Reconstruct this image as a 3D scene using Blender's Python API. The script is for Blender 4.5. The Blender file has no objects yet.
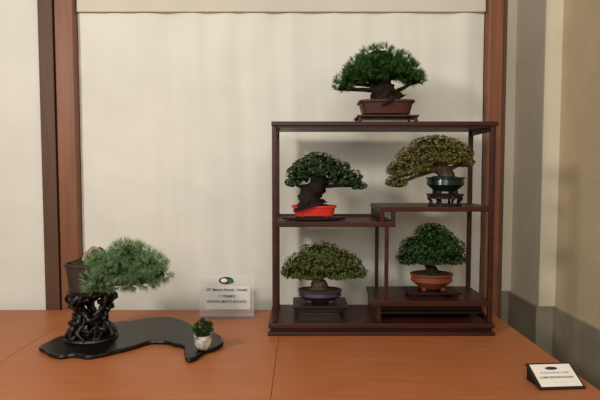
import bpy, bmesh, math, random
from mathutils import Vector, Matrix, noise
random.seed(7)
S=bpy.context.scene
try:
    S.view_settings.view_transform='Standard'
except Exception: pass

# ------------------------------------------------------------ materials
def lin(c):
    o=[]
    for v in c[:3]:
        v=v/255.0
        o.append(v/12.92 if v<=0.04045 else ((v+0.055)/1.055)**2.4)
    return (o[0],o[1],o[2],1)
def newmat(name):
    m=bpy.data.materials.new(name); m.use_nodes=True
    nt=m.node_tree; return m,nt,nt.nodes['Principled BSDF']
def mat(name,c1,c2=None,rough=0.5,scale=(8,8,8),bump=0.0,bscale=60,metal=0,coat=0,detail=4,spec=0.5):
    m,nt,b=newmat(name); N=nt.nodes; L=nt.links
    c2=c2 or c1
    tc=N.new('ShaderNodeTexCoord'); mp=N.new('ShaderNodeMapping'); mp.inputs['Scale'].default_value=scale
    L.new(tc.outputs['Object'],mp.inputs['Vector'])
    nz=N.new('ShaderNodeTexNoise'); nz.inputs['Scale'].default_value=1.0; nz.inputs['Detail'].default_value=detail
    L.new(mp.outputs[0],nz.inputs['Vector'])
    rp=N.new('ShaderNodeValToRGB'); rp.color_ramp.elements[0].position=0.32; rp.color_ramp.elements[1].position=0.68
    rp.color_ramp.elements[0].color=lin(c1); rp.color_ramp.elements[1].color=lin(c2)
    L.new(nz.outputs['Fac'],rp.inputs['Fac']); L.new(rp.outputs['Color'],b.inputs['Base Color'])
    b.inputs['Roughness'].default_value=rough; b.inputs['Metallic'].default_value=metal
    b.inputs['Specular IOR Level'].default_value=spec
    b.inputs['Coat Weight'].default_value=coat
    if bump>0:
        n2=N.new('ShaderNodeTexNoise'); n2.inputs['Scale'].default_value=bscale; n2.inputs['Detail'].default_value=5
        L.new(tc.outputs['Object'],n2.inputs['Vector'])
        bp=N.new('ShaderNodeBump'); bp.inputs['Strength'].default_value=bump; bp.inputs['Distance'].default_value=0.01
        L.new(n2.outputs['Fac'],bp.inputs['Height']); L.new(bp.outputs[0],b.inputs['Normal'])
    return m
def leafmat(name,cols,trans=0.2):
    m,nt,b=newmat(name); N=nt.nodes; L=nt.links
    g=N.new('ShaderNodeNewGeometry'); rp=N.new('ShaderNodeValToRGB')
    cr=rp.color_ramp
    while len(cr.elements)<len(cols): cr.elements.new(0.5)
    for i,c in enumerate(cols):
        cr.elements[i].position=i/(len(cols)-1); cr.elements[i].color=lin(c)
    L.new(g.outputs['Random Per Island'],rp.inputs['Fac'])
    L.new(rp.outputs['Color'],b.inputs['Base Color']); b.inputs['Roughness'].default_value=0.55
    b.inputs['Specular IOR Level'].default_value=0.25
    t=N.new('ShaderNodeBsdfTranslucent'); L.new(rp.outputs['Color'],t.inputs['Color'])
    mx=N.new('ShaderNodeMixShader'); mx.inputs[0].default_value=trans
    L.new(b.outputs[0],mx.inputs[1]); L.new(t.outputs[0],mx.inputs[2])
    L.new(mx.outputs[0],N['Material Output'].inputs['Surface'])
    return m

M_fab=mat('fabric_offwhite',(207,207,199),(214,214,206),0.95,(3,3,3),0.12,400,spec=0.1)
M_hem=mat('fabric_hem',(194,188,176),(201,195,183),0.95,(3,3,3),0.1,300,spec=0.1)
M_table=mat('table_cherry_laminate',(156,92,54),(166,101,60),0.42,(5,60,5),0.03,90,spec=0.35)
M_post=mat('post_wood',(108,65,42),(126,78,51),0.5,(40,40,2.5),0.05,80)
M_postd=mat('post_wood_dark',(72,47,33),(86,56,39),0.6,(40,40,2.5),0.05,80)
M_rose=mat('rosewood',(44,18,13),(66,29,20),0.4,(3,30,30),0.04,120,spec=0.3)
M_rosed=mat('rosewood_dark',(24,11,9),(36,17,12),0.45,(3,30,30),0.04,120,spec=0.25)
M_ebony=mat('ebony_stand',(11,8,8),(21,15,13),0.4,(20,20,20),0.05,120,spec=0.35)
M_black=mat('black_lacquer_board',(6,7,8),(10,11,12),0.30,(10,10,10),0.05,80,spec=0.3)
M_plaster=mat('plaster_warm',(188,170,140),(204,186,155),0.92,(2.5,2.5,2.5),0.25,22,spec=0.1)
M_plasterw=mat('plaster_pale',(214,205,186),(224,215,196),0.92,(2.5,2.5,2.5),0.2,22,spec=0.1)
M_dado=mat('stone_dado',(134,126,110),(152,143,126),0.8,(6,6,6),0.3,30)
M_floor=mat('floor_stone',(110,98,84),(128,115,98),0.6,(3,3,3),0.1,30)
M_bark=mat('bark_dark',(22,17,14),(46,37,31),0.95,(60,60,30),0.8,110,spec=0.1)
M_barkl=mat('bark_grey',(60,49,39),(98,85,70),0.95,(60,60,30),0.7,110,spec=0.1)
M_dead=mat('deadwood',(104,84,70),(160,142,124),0.9,(60,60,20),0.6,110)
M_soil=mat('soil_moss',(34,30,20),(60,62,30),1.0,(80,80,80),0.9,180,spec=0.1)
M_potbrown=mat('pot_brown',(56,25,19),(74,34,26),0.5,(20,20,20),0.1,90,spec=0.3)
M_potred=mat('pot_red_glaze',(182,32,18),(200,42,23),0.35,(10,10,10),coat=0.1)
M_potteal=mat('pot_teal_glaze',(4,19,18),(9,31,27),0.3,(15,15,15),coat=0.15,spec=0.3)
M_potpurple=mat('pot_purple_glaze',(38,24,48),(56,35,64),0.35,(15,15,15),coat=0.15)
M_potterra=mat('pot_terracotta',(100,50,29),(122,63,37),0.6,(20,20,20),0.1,90,spec=0.25)
M_potdark=mat('pot_dark_brown',(30,22,18),(50,37,30),0.6,(20,20,20),0.3,60)
M_potwhite=mat('pot_white_pattern',(60,66,74),(225,224,218),0.3,(45,45,45),coat=0.3)
M_paper=mat('paper_white',(222,219,210),(228,224,216),0.8)
M_ink=mat('ink_dark',(36,38,36),None,0.7)
M_green=mat('logo_green',(24,92,58),None,0.6)
M_blackp=mat('black_plastic',(16,16,17),None,0.35)
M_acr,nt,b=newmat('clear_acrylic'); b.inputs['Base Color'].default_value=(0.75,0.77,0.76,1); b.inputs['Roughness'].default_value=0.08
b.inputs['Alpha'].default_value=0.16
M_film,nt,b=newmat('printed_film'); b.inputs['Base Color'].default_value=(0.80,0.82,0.80,1); b.inputs['Roughness'].default_value=0.5
b.inputs['Alpha'].default_value=0.5
L_pine=leafmat('needles_green',[(26,52,23),(44,80,34),(62,104,45),(88,128,58)])
L_wpine=leafmat('needles_bluegreen',[(58,92,58),(98,134,92),(138,168,120),(176,196,150)])
L_dark=leafmat('leaves_dark',[(18,34,20),(32,54,30),(50,76,44),(92,108,76)])
L_olive=leafmat('leaves_olive',[(46,52,25),(74,82,39),(106,108,55),(138,116,66),(88,94,47)])
L_maple=leafmat('leaves_maple',[(38,56,26),(60,84,35),(84,106,46),(110,86,46),(64,88,37)])
L_deep=leafmat('leaves_deep_green',[(20,40,20),(34,60,29),(50,80,39),(72,100,52)])
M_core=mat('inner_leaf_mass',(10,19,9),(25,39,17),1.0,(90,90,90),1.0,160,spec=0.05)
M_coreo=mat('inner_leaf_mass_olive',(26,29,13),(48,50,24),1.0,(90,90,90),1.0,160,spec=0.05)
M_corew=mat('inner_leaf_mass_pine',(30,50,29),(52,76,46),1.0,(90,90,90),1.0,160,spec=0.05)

# ------------------------------------------------------------ helpers
def group(name,loc):
    e=bpy.data.objects.new(name,None); S.collection.objects.link(e); e.location=loc; e.empty_display_size=0.05
    return e
def add(name,verts,faces,m,parent=None,smooth=False,recalc=True):
    me=bpy.data.meshes.new(name); me.from_pydata([tuple(v) for v in verts],[],faces)
    if recalc:
        bm=bmesh.new(); bm.from_mesh(me); bmesh.ops.recalc_face_normals(bm,faces=bm.faces); bm.to_mesh(me); bm.free()
    me.materials.append(m)
    o=bpy.data.objects.new(name,me); S.collection.objects.link(o)
    if smooth:
        for p in me.polygons: p.use_smooth=True
    setp(o,parent); return o
def setp(o,parent):
    if parent is not None:
        o.parent=parent; o.matrix_parent_inverse=Matrix.Translation(-Vector(parent.location))
def box(name,x0,x1,y0,y1,z0,z1,m,parent=None,bev=0.002,rot=None):
    bm=bmesh.new(); bmesh.ops.create_cube(bm,size=1)
    c=Vector(((x0+x1)/2,(y0+y1)/2,(z0+z1)/2))
    for v in bm.verts:
        v.co=Vector((v.co.x*(x1-x0),v.co.y*(y1-y0),v.co.z*(z1-z0)))
    if bev>0: bmesh.ops.bevel(bm,geom=bm.edges[:],offset=bev,segments=2,affect='EDGES',profile=0.5)
    for v in bm.verts:
        if rot: v.co=rot@v.co
        v.co+=c
    me=bpy.data.meshes.new(name); bm.to_mesh(me); bm.free(); me.materials.append(m)
    o=bpy.data.objects.new(name,me); S.collection.objects.link(o); setp(o,parent); return o
def catmull(p,n,closed=False):
    out=[]; k=len(p)
    rng=range(k) if closed else range(k-1)
    for i in rng:
        if closed: a,b_,c,d=p[(i-1)%k],p[i],p[(i+1)%k],p[(i+2)%k]
        else: a,b_,c,d=p[max(i-1,0)],p[i],p[i+1],p[min(i+2,k-1)]
        for j in range(n):
            t=j/n
            out.append([0.5*((2*b_[q])+(-a[q]+c[q])*t+(2*a[q]-5*b_[q]+4*c[q]-d[q])*t*t+(-a[q]+3*b_[q]-3*c[q]+d[q])*t**3) for q in range(len(b_))])
    if not closed: out.append(list(p[-1]))
    return out
def tube(V,F,pts,seg=8,sub=4,rough=0.0,freq=60):
    """pts: list (x,y,z,r)"""
    P=catmull([list(q) for q in pts],sub) if sub>1 else [list(q) for q in pts]
    base=len(V); n=len(P); up=Vector((0.13,1,0.21)).normalized()
    for i,q in enumerate(P):
        a=Vector(P[max(i-1,0)][:3]); c=Vector(P[min(i+1,n-1)][:3]); d=(c-a)
        d=d.normalized() if d.length>1e-9 else Vector((0,0,1))
        s=up.cross(d)
        if s.length<0.05: s=Vector((1,0,0)).cross(d)
        s.normalize(); t=d.cross(s).normalized()
        for k in range(seg):
            an=2*math.pi*k/seg
            r=max(q[3],0.0004)
            dirv=s*math.cos(an)+t*math.sin(an)
            p=Vector(q[:3])+dirv*r
            if rough>0:
                p+=dirv*r*rough*noise.noise(p*freq)*1.5
            V.append(p)
    for i in range(n-1):
        for k in range(seg):
            a=base+i*seg+k; b_=base+i*seg+(k+1)%seg
            F.append((a,b_,b_+seg,a+seg))
    F.append(tuple(base+k for k in range(seg))[::-1]); F.append(tuple(base+(n-1)*seg+k for k in range(seg)))
def loft(name,c,prof,m,parent,n=2.0,ry=1.0,seg=40,caps=True,smooth=True,wob=0):
    """prof: list (radius,z); superellipse exponent n; ry = depth ratio"""
    V=[];F=[]
    for (r,z) in prof:
        for k in range(seg):
            a=2*math.pi*k/seg; ca,sa=math.cos(a),math.sin(a)
            x=math.copysign(abs(ca)**(2/n),ca)*r; y=math.copysign(abs(sa)**(2/n),sa)*r*ry
            p=Vector((c[0]+x,c[1]+y,c[2]+z))
            if wob: p+=Vector((0,0,1))*noise.noise(p*40)*wob
            V.append(p)
    L=len(prof)
    for i in range(L-1):
        for k in range(seg):
            a=i*seg+k;b_=i*seg+(k+1)%seg
            F.append((a,b_,b_+seg,a+seg))
    if caps:
        F.append(tuple(range(seg))); F.append(tuple((L-1)*seg+k for k in range(seg)))
    o=add(name,V,F,m,parent,smooth)
    if smooth:
        md=o.modifiers.new('es','EDGE_SPLIT'); md.split_angle=math.radians(40)
    return o
def pot(parent,c,w,h,m,n=2,ry=1,flare=0.82,lip=0.006,feet=True,style='bowl'):
    R=w/2; f=0.14*h if feet else 0
    if style=='bowl':
        prof=[(R*flare*0.8,f),(R*flare*0.93,f+0.12*h),(R*0.97,h*0.55),(R*0.93,h-lip*1.6),(R,h-lip),(R,h),(R-lip*1.2,h),(R-lip*1.2,h-0.008)]
    else:
        prof=[(R*flare,f),(R*flare+0.001,f+0.1*h),(R*0.93,h-lip*1.5),(R,h-lip*1.2),(R,h),(R-lip*1.3,h),(R-lip*1.3,h-0.007)]
    loft('pot_body',c,prof,m,parent,n,ry)
    loft('soil',c,[(R-lip*1.5,h-0.012),(R-lip*1.5,h-0.005),(R*0.6,h+0.003),(R*0.25,h+0.007)],M_soil,parent,n,ry,wob=0.004)
    if feet:
        for sx in (-1,1):
            for sy in (-1,1):
                box('pot_foot',c[0]+sx*R*flare*0.6-0.009,c[0]+sx*R*flare*0.6+0.009,c[1]+sy*R*ry*flare*0.58-0.007,c[1]+sy*R*ry*flare*0.58+0.007,c[2],c[2]+f+0.004,m,parent,0.002)
def stand(name,c,w,d,h,m,top=0.008,leg=0.009,stretch=True,apron=True):
    g=group(name,c); x,y,z=c
    box('top',x-w/2,x+w/2,y-d/2,y+d/2,z+h-top,z+h,m,g,0.002)
    i=0.006
    for sx in (-1,1):
        for sy in (-1,1):
            lx=x+sx*(w/2-i-leg/2); ly=y+sy*(d/2-i-leg/2)
            box('leg',lx-leg/2,lx+leg/2,ly-leg/2,ly+leg/2,z,z+h-top,m,g,0.0015)
            box('leg_foot',lx-leg*0.75,lx+leg*0.75,ly-leg*0.75,ly+leg*0.75,z,z+0.005,m,g,0.0015)
    if apron:
        a=min(0.012,(h-top)*0.45)
        for sy in (-1,1):
            ly=y+sy*(d/2-i-leg/2); box('apron',x-w/2+i,x+w/2-i,ly-0.003,ly+0.003,z+h-top-a,z+h-top,m,g,0.001)
        for sx in (-1,1):
            lx=x+sx*(w/2-i-leg/2); box('apron',lx-0.003,lx+0.003,y-d/2+i,y+d/2-i,z+h-top-a,z+h-top,m,g,0.001)
    if stretch:
        for sy in (-1,1):
            ly=y+sy*(d/2-i-leg/2); box('stretcher',x-w/2+i,x+w/2-i,ly-0.003,ly+0.003,z+0.005,z+0.010,m,g,0.001)
    return g

def rdir():
    while True:
        v=Vector((random.uniform(-1,1),random.uniform(-1,1),random.uniform(-1,1)))
        if 0.05<v.length<1: return v.normalized()
def padpoints(pads,count,flat=0.4,inner=0.2,gap=-0.42):
    vol=[p[3]*p[4]+p[3]*p[5]+p[4]*p[5] for p in pads]; out=[]
    for _ in range(count):
        p=random.choices(pads,vol)[0]; d=rdir()
        r=random.uniform(0.85,1.06) if random.random()>inner else random.uniform(0.6,0.85)
        z=d.z*r*p[5]
        if z<0: z*=flat
        q=Vector((p[0]+d.x*r*p[3],p[1]+d.y*r*p[4],p[2]+z))
        if noise.noise(q*32)<gap: continue
        nrm=Vector((d.x/p[3],d.y/p[4],(d.z if d.z>0 else d.z*0.4)/p[5])).normalized()
        out.append((q,nrm))
    return out
def core(parent,pads,m,k=0.72,flat=0.4):
    V=[];F=[]
    for p in pads:
        b0=len(V); nu,nv=14,8
        for j in range(nv+1):
            ph=math.pi*j/nv
            for i in range(nu):
                th=2*math.pi*i/nu
                d=Vector((math.sin(ph)*math.cos(th),math.sin(ph)*math.sin(th),math.cos(ph)))
                q=Vector(p[:3]); f=k*(1+0.35*noise.noise((q+Vector((d.x*p[3],d.y*p[4],d.z*p[5])))*70))
                z=d.z*p[5]*f
                if z<0: z*=flat
                V.append(q+Vector((d.x*p[3]*f,d.y*p[4]*f,z)))
        for j in range(nv):
            for i in range(nu):
                F.append((b0+j*nu+i,b0+j*nu+(i+1)%nu,b0+(j+1)*nu+(i+1)%nu,b0+(j+1)*nu+i))
    add('inner_foliage',V,F,m,parent,recalc=False)
def leafmesh(parent,pts,size,m,up=0.3,asp=0.6,name='foliage'):
    V=[];F=[]
    for q,nr in pts:
        s=size*random.uniform(0.6,1.25)
        nn=(nr+rdir()*0.8+Vector((0,0,up))).normalized()
        t=nn.cross(rdir()).normalized(); b_=nn.cross(t)
        i=len(V)
        V+= [q-t*s*0.5, q+b_*s*asp*0.5+nn*s*0.08, q+t*s*0.55-nn*s*0.1, q-b_*s*asp*0.5+nn*s*0.08]
        F+= [(i,i+1,i+2,i+3)]
    return add(name,V,F,m,parent,recalc=False)
def palmmesh(parent,pts,size,m,name='foliage'):
    V=[];F=[]
    for q,nr in pts:
        s=size*random.uniform(0.6,1.2)
        nn=(nr*0.7+rdir()*0.6+Vector((0,0,0.4))).normalized()
        t=nn.cross(rdir()).normalized(); b_=nn.cross(t); i=len(V)
        V.append(q)
        angs=[-100,-75,-50,-25,0,25,50,75,100]; rad=[0.5,0.3,0.8,0.4,1,0.4,0.8,0.3,0.5]
        for a,r in zip(angs,rad):
            a=math.radians(a); V.append(q+(t*math.cos(a)+b_*math.sin(a))*s*r-nn*s*0.12*r)
        for k in range(8): F.append((i,i+1+k,i+2+k))
    return add(name,V,F,m,parent,recalc=False)
def needlemesh(parent,pts,ln,m,n=16,w=0.0011,up=0.5,spread=0.75,name='foliage'):
    V=[];F=[]
    for q,nr in pts:
        ax=(nr+Vector((0,0,up))+rdir()*0.35).normalized()
        for _ in range(n):
            d=(ax+rdir()*spread).normalized(); l=ln*random.uniform(0.6,1.1)
            s=d.cross(rdir()).normalized()*w*0.5; i=len(V)
            b0=q+d*0.001
            V+=[b0-s,b0+s,q+d*l+s*0.4,q+d*l-s*0.4]; F.append((i,i+1,i+2,i+3))
    return add(name,V,F,m,parent,recalc=False)
def wood(parent,trunk,pads,m,br=0.006,starts=None,twigs=7,seg=12,rough=0.35,name='trunk'):
    V=[];F=[]
    tube(V,F,trunk,seg,5,rough,45)
    tp=catmull([list(q) for q in trunk],5)
    for p in pads:
        c=Vector(p[:3])-Vector((0,0,p[5]*0.2))
        cand=[q for q in tp[len(tp)//3:]]
        best=min(cand,key=lambda q:(Vector(q[:3])-c).length+ (0.05 if q[2]>c.z else 0))
        a=Vector(best[:3]); mid=(a+c)/2+rdir()*0.006+Vector((0,0,0.004))
        r=min(br,best[3]*0.8)
        tube(V,F,[(*a,r),(*mid,r*0.7),(*c,r*0.45)],6,3,0.2,60)
        for _ in range(twigs):
            d=rdir(); d.z=abs(d.z)*0.9
            e=Vector((p[0]+d.x*p[3]*0.85,p[1]+d.y*p[4]*0.85,p[2]+d.z*p[5]*0.8-p[5]*0.1))
            mm=(c+e)/2+rdir()*0.004
            tube(V,F,[(*c,r*0.4),(*mm,r*0.25),(*e,0.0006)],4,2)
    return add(name,V,F,m,parent,True,recalc=False)
def roots(parent,c,n,r,l,m):
    V=[];F=[]
    for k in range(n):
        a=2*math.pi*k/n+random.uniform(-.3,.3); d=Vector((math.cos(a),math.sin(a)*0.8,0))
        C=Vector(c)
        tube(V,F,[(*(C+Vector((0,0,l*0.7))),r*0.9),(*(C+d*l*0.5+Vector((0,0,l*0.25))),r*0.7),(*(C+d*l-Vector((0,0,0.003))),r*0.3)],7,3,0.3,60)
    add('surface_roots',V,F,m,parent,True)
def padsw(c,s,L):
    return [(c[0]+p[0]/s,c[1]+p[1]/s,c[2]+p[2]/s,p[3]/s,p[4]/s,p[5]/s) for p in L]
def trw(c,s,L):
    return [(c[0]+p[0]/s,c[1]+p[1]/s,c[2]+p[2]/s,p[3]/s) for p in L]

# ------------------------------------------------------------ room
def single(name,x0,x1,y0,y1,z0,z1,m,bev=0.0): return box(name,x0,x1,y0,y1,z0,z1,m,None,bev)
single('floor',-3.6,1.9,-2.6,3.6,-0.05,0.0,M_floor)
single('wall_back',-3.6,1.9,3.3,3.4,0,3.2,M_plaster)
single('wall_left',-3.6,-3.5,-2.6,3.3,0,3.2,M_plaster)
def prisms(name,boxes,m,parent=None):
    V=[];F=[]
    for (x0,x1,y0,y1,z0,z1) in boxes:
        i=len(V)
        V+=[(x0,y0,z0),(x1,y0,z0),(x1,y1,z0),(x0,y1,z0),(x0,y0,z1),(x1,y0,z1),(x1,y1,z1),(x0,y1,z1)]
        F+=[(i,i+3,i+2,i+1),(i+4,i+5,i+6,i+7),(i,i+1,i+5,i+4),(i+1,i+2,i+6,i+5),(i+2,i+3,i+7,i+6),(i+3,i,i+4,i+7)]
    return add(name,V,F,m,parent,recalc=False)
prisms('wall_right',[(1.40,1.9,-2.6,2.60,0,3.2)],M_plaster)
# stepped pilaster at the end of the right wall
prisms('trim_1',[(1.31,1.9,2.601,2.95,0,3.2),(1.235,1.9,2.951,3.299,0,3.2)],M_plasterw)
prisms('baseboard_right',[(1.38,1.40,-2.59,2.58,0,0.68),(1.288,1.40,2.581,2.60,0,0.68),(1.288,1.309,2.60,2.93,0,0.68),(1.213,1.309,2.931,2.95,0,0.68),(1.213,1.234,2.95,3.29,0,0.68)],M_dado)

# fabric backdrops
def fabric(name,x0,x1,y,z0,z1,seed):
    nx,nz=220,90; V=[];F=[]
    for j in range(nz+1):
        for i in range(nx+1):
            x=x0+(x1-x0)*i/nx; z=z0+(z1-z0)*j/nz
            d=0.007*noise.noise(Vector((x*7,seed,z*0.9)))+0.0035*noise.noise(Vector((x*9+z*6,seed+3,z*8)))
            d+=0.006*noise.noise(Vector((x*16+0.6*z,seed+8,z*0.7)))
            d+=0.003*math.sin(x*38+2*noise.noise(Vector((x*3,z*2,seed))))*max(0,(z-1.1))
            V.append((x,y+d,z))
    for j in range(nz):
        for i in range(nx):
            a=j*(nx+1)+i; F.append((a,a+1,a+nx+2,a+nx+1))
    return add(name,V,F,M_fab,None,True,recalc=False)
fabric('fabric_backdrop',-1.064,0.884,2.340,0.55,2.172,1.0)
fabric('fabric_backdrop.001',-2.5,-1.24,2.340,0.55,2.5,5.0)
box('backdrop_rail',-1.064,0.884,2.324,2.352,2.174,2.5,M_hem,None,0.004)
g=group('backdrop_post',(-1.11,2.34,0))
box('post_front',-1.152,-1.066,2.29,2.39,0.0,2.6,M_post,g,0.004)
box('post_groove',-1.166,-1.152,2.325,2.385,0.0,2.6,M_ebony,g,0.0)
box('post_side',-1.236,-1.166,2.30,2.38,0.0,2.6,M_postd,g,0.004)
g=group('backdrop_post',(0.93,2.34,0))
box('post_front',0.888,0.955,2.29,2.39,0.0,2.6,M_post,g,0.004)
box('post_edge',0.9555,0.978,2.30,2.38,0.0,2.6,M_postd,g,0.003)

# tables
def table(x0,x1,y0=0.95,y1=2.283):
    g=group('display_table',((x0+x1)/2,(y0+y1)/2,0))
    box('tabletop',x0,x1,y0,y1,0.72,0.75,M_table,g,0.0015)
    box('apron_front',x0+0.02,x1-0.02,y0+0.03,y0+0.05,0.62,0.72,M_post,g,0.001)
    box('apron_back',x0+0.02,x1-0.02,y1-0.05,y1-0.03,0.62,0.72,M_post,g,0.001)
    for x in (x0+0.02,x1-0.07):
        for y in (y0+0.05,y1-0.10): box('leg',x,x+0.05,y,y+0.05,0,0.72,M_post,g,0.002)
table(-1.04,-0.0855); table(-0.0845,0.905); table(-2.45,-1.041)

# ------------------------------------------------------------ tiered display shelf
X0,X1,Y0,Y1=-0.112,0.785,1.92,2.19
g=group('tiered_bonsai_display_shelf',(0.335,2.055,0.75)); R=M_rose
box('top_board',X0-0.002,X1+0.004,Y0-0.004,Y1+0.004,1.594,1.612,R,g,0.003)
box('top_rail_front',X0+0.02,X1-0.02,Y0+0.004,Y0+0.012,1.588,1.595,R,g,0.001)
t=0.019
for x in (X0,X1-t-0.004):
    for y in (Y0,Y1-t): box('corner_post',x,x+t,y,y+t,0.80,1.595,R,g,0.003)
for x in (X0+0.003,X1-0.016):   # side rails
    box('side_rail',x,x+0.010,Y0+t,Y1-t,1.575,1.594,R,g,0.001)
    box('side_rail',x,x+0.010,Y0+t,Y1-t,0.80,0.815,R,g,0.001)
# left shelf / right shelf with stepped connector
box('left_shelf',X0+0.004,0.385,Y0+0.001,Y1-0.001,1.190,1.212,R,g,0.003)
box('left_shelf_back_rail',X0+t,0.385,Y1-0.010,Y1-0.002,1.212,1.222,R,g,0.001)
box('right_shelf',0.322,X1-0.006,Y0+0.001,Y1-0.001,1.252,1.272,R,g,0.003)
for y in (Y0+0.004,Y1-0.018):
    box('connector_left',0.324,0.338,y,y+0.014,1.212,1.253,R,g,0.002)
    box('connector_right',0.368,0.384,y,y+0.014,1.211,1.253,R,g,0.002)
box('connector_panel',0.330,0.336,Y0+0.018,Y1-0.018,1.212,1.253,M_rosed,g,0.001)
for y in (Y0+0.003,Y1-0.018):
    box('divider_post',0.343,0.358,y,y+0.015,0.885,1.191,R,g,0.002)
# raised box lower right
box('raised_platform',0.305,X1-0.006,Y0+0.002,Y1-0.002,0.866,0.888,R,g,0.003)
box('platform_side',0.312,0.330,Y0+0.006,Y1-0.006,0.80,0.867,R,g,0.002)
box('platform_back',0.330,X1-0.02,Y1-0.03,Y1-0.02,0.80,0.867,M_rosed,g,0.001)
box('platform_shelf',0.330,X1-0.024,Y0+0.03,Y1-0.03,0.828,0.836,M_rosed,g,0.001)
box('drawer_front',0.335,X1-0.03,Y0+0.05,Y0+0.056,0.836,0.864,M_rosed,g,0.001)
# base
box('base_board',X0-0.016,X1+0.002,Y0-0.012,Y1+0.008,0.780,0.80,R,g,0.003)
box('base_plinth',X0-0.008,X1-0.006,Y0-0.004,Y1,0.762,0.781,M_rosed,g,0.002)
box('base_foot_rail',X0-0.018,X1+0.004,Y0-0.014,Y0+0.012,0.750,0.764,R,g,0.003)
box('base_foot_rail',X0-0.018,X1+0.004,Y1-0.018,Y1+0.010,0.750,0.764,R,g,0.003)

# ------------------------------------------------------------ bonsai 1: pine, top
s=242; c=(0.351,1.99,1.612)
stand('low_display_stand',c,0.245,0.15,0.026,M_rose,0.007,0.010,True,False)
pc=(c[0],c[1],c[2]+0.026); g=group('pine_bonsai',pc)
pot(g,pc,0.226,0.062,M_potbrown,5,0.62,0.84,0.007,True,'rect')
P=padsw(c,s,[(-6,0,61,22,20,14),(-22,2,54,16,16,12),(10,-2,56,17,17,12),(-35,0,41,14,15,10),(-27,-8,46,16,13,11),(-10,-12,50,22,13,12),(18,0,47,17,17,12),(27,-2,41,10,12,8),(-8,13,50,28,14,14),(-42,-3,34,8,10,6),(8,-12,46,16,11,11),(-16,-10,41,14,11,8)])
T=trw(c,s,[(3,0,19,20),(1,0,23,16),(-2,0,29,13),(-4,0,37,10),(-3,0,45,6),(-8,0,55,3)])
wood(g,T,P,M_bark,0.012); roots(g,(c[0]+0.01,c[1],c[2]+0.087),9,0.017,0.066,M_bark)
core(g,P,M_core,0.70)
needlemesh(g,padpoints(P,1500,0.3,0.1,-0.45),0.023,L_pine,17,0.0014,0.8,0.6)

# bonsai 2: left middle
s=243; c=(0.058,1.975,1.212)
gb=group('round_display_board',c)
loft('board',c,[(0.118,0.004),(0.130,0.006),(0.132,0.012),(0.126,0.015)],M_rosed,gb,2,0.40,48)
for sx in (-1,1):
    for sy in (-1,1): box('foot',c[0]+sx*0.08-.008,c[0]+sx*0.08+.008,c[1]+sy*0.028-.006,c[1]+sy*0.028+.006,c[2],c[2]+0.006,M_rosed,gb,0.001)
pc=(c[0],c[1],c[2]+0.0155); g=group('broadleaf_bonsai',pc)
pot(g,pc,0.185,0.047,M_potred,4,0.5,0.86,0.006,True,'rect')
P=padsw(c,s,[(4,0,60,17,15,8),(-15,2,47,13,12,8),(-9,-4,54,13,12,8),(20,4,54,16,14,8),(34,0,44,14,14,8),(44,2,35,9,10,5),(14,-8,48,15,11,7),(-6,8,46,14,10,9),(27,-6,40,12,10,6),(-21,0,38,8,9,5),(4,-8,52,15,12,7)])
T=trw(c,s,[(-3,0,14,17),(-4,0,18,14),(-4,0,24,12),(0,0,31,10),(5,0,38,8),(3,0,47,5),(3,0,56,2.5)])
wood(g,T,P,M_bark,0.010,twigs=12); roots(g,(c[0]-0.015,c[1],c[2]+0.06),8,0.014,0.052,M_bark)
core(g,P,M_core,0.6)
leafmesh(g,padpoints(P,4600,0.8,0.25,-0.36),0.0138,L_dark,0.5,0.65)

# bonsai 3: upper right, olive, pot teal
s=244; c=(0.600,1.985,1.272)
g=group('carved_round_stand',c); x,y,z=c
loft('top',c,[(0.066,0.040),(0.072,0.042),(0.073,0.048),(0.070,0.050)],M_ebony,g,3,0.8)
loft('lower_ring',c,[(0.062,0.0),(0.066,0.001),(0.066,0.007),(0.060,0.008)],M_ebony,g,3,0.8)
V=[];F=[]
for k in range(8):
    a=math.pi*2*k/8+0.26; ca,sa=math.cos(a),math.sin(a)*0.8
    tube(V,F,[(x+ca*0.058,y+sa*0.058,z+0.042,0.008),(x+ca*0.070,y+sa*0.070,z+0.032,0.006),(x+ca*0.060,y+sa*0.060,z+0.018,0.005),(x+ca*0.066,y+sa*0.066,z+0.004,0.007)],7,4)
add('carved_legs',V,F,M_ebony,g,True)
loft('carved_apron',c,[(0.060,0.030),(0.064,0.032),(0.064,0.041)],M_ebony,g,3,0.8)
pc=(c[0],c[1],c[2]+0.0505); g=group('small_leaf_bonsai',pc)
pot(g,pc,0.156,0.068,M_potteal,2,1,0.72,0.006,True,'bowl')
P=padsw(c,s,[(-10,0,60,26,19,11),(-30,-3,49,20,16,11),(-45,-4,35,15,14,11),(-50,-4,23,11,10,8),(11,2,52,17,15,12),(-14,-10,48,22,12,10),(-30,-8,38,14,12,9),(18,0,44,11,11,9),(2,-10,47,18,12,10),(-8,8,50,24,12,13)])
T=trw(c,s,[(0,0,28,9),(-1,0,33,8),(-5,-2,40,6.5),(-4,-2,48,4.5),(-10,-2,58,2.5)])
wood(g,T,P,M_barkl,0.012,twigs=8)
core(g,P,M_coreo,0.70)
leafmesh(g,padpoints(P,8400,0.5,0.15,-0.42),0.0112,L_olive,0.3,0.7)

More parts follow.
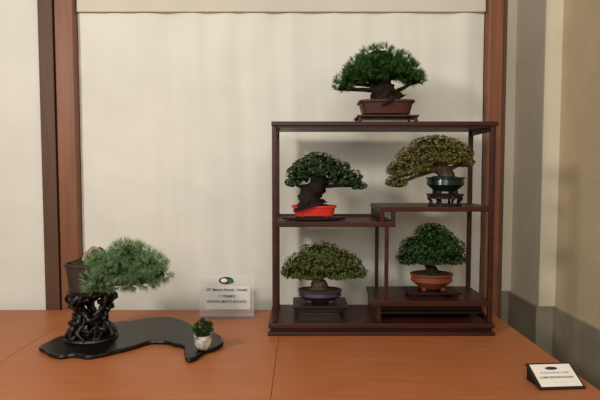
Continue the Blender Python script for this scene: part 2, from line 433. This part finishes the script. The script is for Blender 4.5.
# bonsai 4: lower left, maple
s=244; c=(0.083,1.985,0.80)
stand('footed_display_stand',c,0.225,0.15,0.070,M_ebony,0.010,0.013,True,True)
pc=(c[0],c[1],c[2]+0.0705); g=group('maple_bonsai',pc)
pot(g,pc,0.185,0.052,M_potpurple,2.4,0.62,0.80,0.006,True,'bowl')
P=padsw(c,s,[(0,0,68,20,16,11),(-18,0,57,18,14,11),(23,2,57,19,15,11),(2,-8,56,23,13,11),(-28,0,47,12,12,10),(36,0,47,12,12,10),(4,8,58,27,11,13),(13,-4,64,17,13,10),(-13,-6,46,16,12,8),(20,-6,46,16,12,8)])
T=trw(c,s,[(0,0,29,10),(0,0,33,8),(-3,0,39,6),(2,0,47,4),(0,0,60,2.5)])
wood(g,T,P,M_barkl,0.008,twigs=8); roots(g,(c[0],c[1],c[2]+0.122),7,0.008,0.03,M_barkl)
core(g,P,M_coreo,0.66)
palmmesh(g,padpoints(P,5800,0.5,0.15,-0.38),0.0115,L_maple)

# bonsai 5: lower right, dense
s=236; c=(0.563,2.035,0.888)
gs=group('wooden_display_block',c)
box('block_top',c[0]-0.11,c[0]+0.11,c[1]-0.062,c[1]+0.062,c[2]+0.012,c[2]+0.022,M_rosed,gs,0.002)
for sx in (-1,1): box('block_foot',c[0]+sx*0.085-.012,c[0]+sx*0.085+.012,c[1]-0.055,c[1]+0.055,c[2],c[2]+0.013,M_rosed,gs,0.002)
pc=(c[0],c[1],c[2]+0.0225); g=group('evergreen_bonsai',pc)
pot(g,pc,0.182,0.070,M_potterra,2,0.75,0.74,0.007,True,'bowl')
P=padsw(c,s,[(-1,0,61,17,16,12),(-17,0,47,16,15,12),(17,0,47,16,15,12),(0,-10,48,19,13,12),(0,8,48,20,10,13),(-24,-2,37,12,12,10),(22,-2,37,13,12,10),(-2,-8,37,18,12,9),(9,0,56,15,14,11)])
T=trw(c,s,[(0,0,22,8),(0,0,26,6),(-2,0,32,4.5),(1,0,42,3.5),(0,0,54,2.5)])
wood(g,T,P,M_bark,0.008)
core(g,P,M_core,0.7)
leafmesh(g,padpoints(P,8000,0.6,0.2,-0.45),0.0105,L_deep,0.4,0.7)

# ------------------------------------------------------------ left composition
outl=[(-.965,1.745),(-.955,1.835),(-.935,1.875),(-.900,1.965),(-.860,1.985),(-.789,2.047),(-.735,2.055),(-.684,2.10),(-.586,2.115),(-.530,2.085),(-.479,2.033),(-.430,1.965),(-.387,1.945),(-.320,1.872),(-.292,1.795),(-.305,1.734),(-.344,1.700),(-.362,1.640),(-.385,1.622),(-.406,1.655),(-.420,1.715),(-.445,1.755),(-.502,1.790),(-.568,1.800),(-.618,1.744),(-.668,1.697),(-.739,1.651),(-.800,1.665),(-.851,1.655),(-.922,1.696)]
o2=catmull([list(p) for p in outl],6,True); n=len(o2)
def inset(d):
    r=[]
    for i in range(n):
        a=Vector(o2[i-1]); b_=Vector(o2[(i+1)%n]); t_=(b_-a).normalized(); nn=Vector((t_.y,-t_.x))
        w_=0.006*noise.noise(Vector((o2[i][0]*22,o2[i][1]*22,0)))
        r.append(Vector(o2[i])+nn*(d+w_))
    return r
V=[];F=[]
for d,z in ((0.010,0.7505),(0.003,0.754),(0.0,0.760),(0.003,0.7665),(0.008,0.768)):
    for p in inset(d): V.append((p[0],p[1],z))
for i in range(4):
    for k in range(n): F.append((i*n+k,i*n+(k+1)%n,(i+1)*n+(k+1)%n,(i+1)*n+k))
F.append(tuple(range(n))); F.append(tuple(4*n+k for k in range(n)))
add('freeform_black_display_board',V,F,M_black)

# gnarled root stand
cx,cy,zb=-0.812,1.84,0.7685; random.seed(21)
g=group('gnarled_root_stand',(cx,cy,zb))
V=[];F=[]
for k in range(18):
    a=2*math.pi*k/18+random.uniform(-.2,.2); pts=[]
    tw=random.choice([-1,1])*random.uniform(0.5,1.5)
    for j in range(7):
        t_=j/6; rr=0.088-0.046*math.sin(math.pi*min(1,t_*1.05))**1.2 +random.uniform(-.012,.016)
        if j==0: rr=0.095
        if j==6: rr=0.07
        aa=a+tw*t_+random.uniform(-.25,.25)
        pts.append((cx+math.cos(aa)*rr,cy+math.sin(aa)*rr*0.85,zb+0.010+t_*0.172,random.uniform(.006,.0125) if j else 0.008))
    tube(V,F,pts,8,5,0.5,70)
for k in range(16):
    a=random.uniform(0,6.28); h=random.uniform(0.03,0.16); pts=[]
    for j in range(5):
        aa=a+j*0.45; rr=random.uniform(0.045,0.090); pts.append((cx+math.cos(aa)*rr,cy+math.sin(aa)*rr*0.85,zb+h+random.uniform(-.015,.015),random.uniform(.005,.011)))
    tube(V,F,pts,7,4,0.5,70)
add('root_lattice',V,F,M_ebony,g,True)
loft('root_seat',(cx,cy,zb),[(0.060,0.170),(0.082,0.176),(0.084,0.184),(0.076,0.188)],M_ebony,g,2.3,0.85,36)
loft('root_base',(cx,cy,zb),[(0.09,0.001),(0.100,0.003),(0.096,0.011),(0.07,0.014)],M_ebony,g,2.2,0.85,36)

pc=(cx-0.002,cy,zb+0.1895); g=group('white_pine_cascade_bonsai',pc)
pot(g,pc,0.172,0.105,M_potdark,3,0.85,0.80,0.008,False,'rect')
V=[];F=[]
tz=pc[2]+0.100
T=[(pc[0]+0.000,pc[1],tz-0.01,0.036),(pc[0]+0.004,pc[1],tz+0.02,0.029),(pc[0]+0.022,pc[1]-.01,tz+0.046,0.022),(pc[0]+0.055,pc[1]-.02,tz+0.040,0.017),(pc[0]+0.09,pc[1]-.025,tz+0.018,0.012),(pc[0]+0.14,pc[1]-.03,tz-0.01,0.008),(pc[0]+0.20,pc[1]-.03,tz-0.03,0.004)]
s=261; f0=(-0.660,cy-0.03,1.030)
P=padsw(f0,s,[(4,0,16,21,18,10),(-16,-4,10,17,14,9),(20,0,8,18,16,10),(-2,-8,3,24,14,9),(-25,-6,-5,14,12,8),(30,0,-3,12,12,8),(12,-4,-8,21,13,8),(-10,2,-11,19,12,7),(1,0,24,14,13,5),(-28,-6,-13,10,10,5)])
wood(g,T,P,M_bark,0.008,twigs=8)
tube(V,F,[(pc[0]+0.01,pc[1]-.02,tz+0.035,0.013),(pc[0]+0.028,pc[1]-.03,tz+0.062,0.009),(pc[0]+0.05,pc[1]-.035,tz+0.060,0.006),(pc[0]+0.062,pc[1]-.035,tz+0.050,0.002)],8,4,0.4,60)
tube(V,F,[(pc[0]-0.01,pc[1]-.02,tz+0.005,0.012),(pc[0]-0.005,pc[1]-.03,tz+0.03,0.010),(pc[0]+0.012,pc[1]-.03,tz+0.05,0.006)],8,4,0.4,60)
add('deadwood',V,F,M_dead,g,True)
loft('moss_mound',(pc[0],pc[1],pc[2]),[(0.068,0.098),(0.06,0.112),(0.035,0.122),(0.01,0.125)],M_soil,g,2.5,0.9,30,wob=0.008)
core(g,P,M_corew,0.62,0.7)
needlemesh(g,padpoints(P,1150,0.7,0.15,-0.5),0.028,L_wpine,17,0.0014,0.45,0.6)

# accent plant
c=(-0.352,1.715,0.7685); g=group('potted_accent_plant',c)
loft('pot_body',c,[(0.018,0.0),(0.021,0.003),(0.029,0.016),(0.033,0.032),(0.031,0.046),(0.033,0.050),(0.033,0.053),(0.029,0.053),(0.028,0.046)],M_potwhite,g,2,1,32)
loft('soil',c,[(0.028,0.044),(0.028,0.049),(0.014,0.052)],M_soil,g)
P=[(c[0],c[1],c[2]+0.074,0.030,0.030,0.026)]
needlemesh(g,padpoints(P,170,0.7,0.5),0.014,L_deep,12,0.0018,0.5)
V=[];F=[]
for k in range(7):
    d=rdir(); tube(V,F,[(c[0],c[1],c[2]+0.048,0.002),(c[0]+d.x*.02,c[1]+d.y*.02,c[2]+0.075+d.z*.015,0.001)],5,1)
add('stems',V,F,M_bark,g)

# ------------------------------------------------------------ signs
def text(body,size,mtx,m,parent,name='printed_text',ext=0.0001,bold=0.0):
    cu=bpy.data.curves.new(name,'FONT'); cu.body=body; cu.size=size; cu.align_x='CENTER'; cu.align_y='CENTER'; cu.extrude=ext; cu.offset=bold
    cu.materials.append(m); o=bpy.data.objects.new(name,cu); S.collection.objects.link(o)
    o.parent=parent; o.matrix_parent_inverse=Matrix.Translation(-Vector(parent.location)); o.matrix_basis=mtx
    return o
g=group('acrylic_award_sign',(-0.335,2.17,0.75))
sx0,sx1=-0.459,-0.211
tilt=Matrix.Rotation(math.radians(-6),4,'X')
def signbox(name,x0,x1,z0,z1,off,th,m):
    V=[];
    for y in (0,th):
        for (x,z) in ((x0,z0),(x1,z0),(x1,z1),(x0,z1)):
            V.append(tilt@Vector((x,y+off,z))+Vector((0,2.165,0.752)))
    return add(name,V,[(0,1,2,3),(4,5,6,7),(0,1,5,4),(1,2,6,5),(2,3,7,6),(3,0,4,7)],m,g)
signbox('acrylic_plate',sx0,sx1,0.0,0.190,0,0.003,M_acr)
box('acrylic_base',sx0,sx1,2.135,2.20,0.750,0.753,M_acr,g,0.0008)
signbox('printed_label',sx0+0.022,sx1-0.018,0.034,0.140,-0.0008,0.0006,M_film)
def SM(x,z,off=-0.0018):
    p=tilt@Vector((x,off,z))+Vector((0,2.165,0.752))
    return Matrix.Translation(p)@tilt@Matrix.Rotation(math.radians(90),4,'X')
mx=(sx0+sx1)/2
text('XI° Mostra Bonsai - Suiseki',0.0170,SM(mx,0.122),M_ink,g,bold=0.0003)
text('1° PREMIO',0.0170,SM(mx,0.092),M_ink,g,bold=0.0003)
text('SHOHIN MISTO (KICHO)',0.0165,SM(mx,0.068),M_ink,g,bold=0.0003)
text('- - - - - - - - - - - - - - -',0.010,SM(mx,0.047),M_ink,g)
def disc(name,x,z,rx,rz,off,m):
    V=[tilt@Vector((x+rx*math.cos(a*math.pi/14),off,z+rz*math.sin(a*math.pi/14)))+Vector((0,2.165,0.752)) for a in range(28)]
    V2=[v+Vector((0,-0.0006,0)) for v in V]
    add(name,V+V2,[tuple(range(28)),tuple(range(28,56))]+[(i,(i+1)%28,(i+1)%28+28,i+28) for i in range(28)],m,g)
disc('logo_oval',mx-0.004,0.164,0.034,0.017,-0.001,M_ink)
disc('logo_inner',mx-0.014,0.165,0.015,0.009,-0.0018,M_paper)
disc('logo_leaf',mx+0.018,0.161,0.014,0.010,-0.0018,M_green)

# black desk label (front right)
g=group('desk_name_plate',(0.81,1.45,0.75))
bl,br=Vector((0.722,1.414,0.754)),Vector((0.868,1.424,0.754))
ax=(br-bl).normalized(); upv=Vector((-0.012,0.082,0.047)); upn=(upv-ax*upv.dot(ax)).normalized(); nrm=ax.cross(upn).normalized()
w_=(br-bl).length; h_=upv.length
SK=-0.10
def plate(name,x0,x1,y0,y1,z0,z1,m):
    V=[bl+ax*x+upn*y+nrm*z for z in (z0,z1) for (x,y) in ((x0,y0),(x1,y0),(x1,y1),(x0,y1))]
    return add(name,V,[(0,1,2,3),(4,5,6,7),(0,1,5,4),(1,2,6,5),(2,3,7,6),(3,0,4,7)],m,g)
plate('black_panel',0,w_,0,h_,-0.004,0,M_blackp)
plate('paper_label',0.010,w_-0.006,0.008,h_-0.006,0.0003,0.0012,M_paper)
p0=bl+ax*0.01; p1=br-ax*0.01; q0=p0+upv*0.95-nrm*0.004; q1=p1+upv*0.95-nrm*0.004
p0=Vector((p0.x,p0.y+0.008,0.7502)); p1=Vector((p1.x,p1.y+0.008,0.7502))
r0=Vector((q0.x,q0.y,0.7502)); r1=Vector((q1.x,q1.y,0.7502))
add('wedge_support',[p0,p1,q1,q0,r0,r1],[(0,1,2,3),(0,1,5,4),(3,2,5,4),(0,3,4),(1,2,5)],M_blackp,g)
def PM(x,y): 
    p=bl+ax*x+upn*y+nrm*0.0016
    r=Matrix((ax,upn,nrm)).transposed().to_4x4()
    return Matrix.Translation(p)@r
text('XI° Mostra Bonsai - Suiseki',0.0085,PM(w_*0.52,h_*0.60),M_ink,g)
text('COMPOSIZIONE SHOHIN',0.0095,PM(w_*0.50,h_*0.42),M_green,g,bold=0.0002)
text('- - - - - -',0.009,PM(w_*0.50,h_*0.24),M_ink,g)
V=[bl+ax*(w_*0.5+0.020*math.cos(a*math.pi/12))+upn*(h_*0.77+0.006*math.sin(a*math.pi/12))+nrm*0.0018 for a in range(24)]
add('logo_oval',V,[tuple(range(24))],M_ink,g)

# ------------------------------------------------------------ lights
def area(name,loc,target,size,power,col):
    d=bpy.data.lights.new(name,'AREA'); d.shape='DISK'; d.size=size; d.energy=power; d.color=col
    o=bpy.data.objects.new(name,d); S.collection.objects.link(o); o.location=loc
    o.rotation_euler=(Vector(target)-Vector(loc)).to_track_quat('-Z','Y').to_euler(); return o
area('ceiling_spot',(-1.7,-0.1,2.35),(0.1,2.2,1.2),0.40,44,(1.0,0.91,0.78))
area('overhead_fill',(0.3,0.3,3.1),(0.1,2.0,0.8),1.2,14,(1.0,0.90,0.77))  # added soft fill from overhead, not a fixture of the room
area('front_fill',(-0.3,-2.0,2.4),(0.2,2.2,1.1),1.6,46,(1.0,0.93,0.83))  # large frontal fill added behind the camera to even out trees, table and pilaster
w=bpy.data.worlds.new('World'); S.world=w; w.use_nodes=True
w.node_tree.nodes['Background'].inputs[0].default_value=(0.98,0.97,0.95,1); w.node_tree.nodes['Background'].inputs[1].default_value=0.36

# ------------------------------------------------------------ camera
cd=bpy.data.cameras.new('camera'); cd.sensor_width=36; cd.lens=36*480/600; cd.clip_start=0.05
co=bpy.data.objects.new('camera',cd); S.collection.objects.link(co); co.location=(0,0,1.40)
co.rotation_euler=(math.radians(87),0,0); S.camera=co
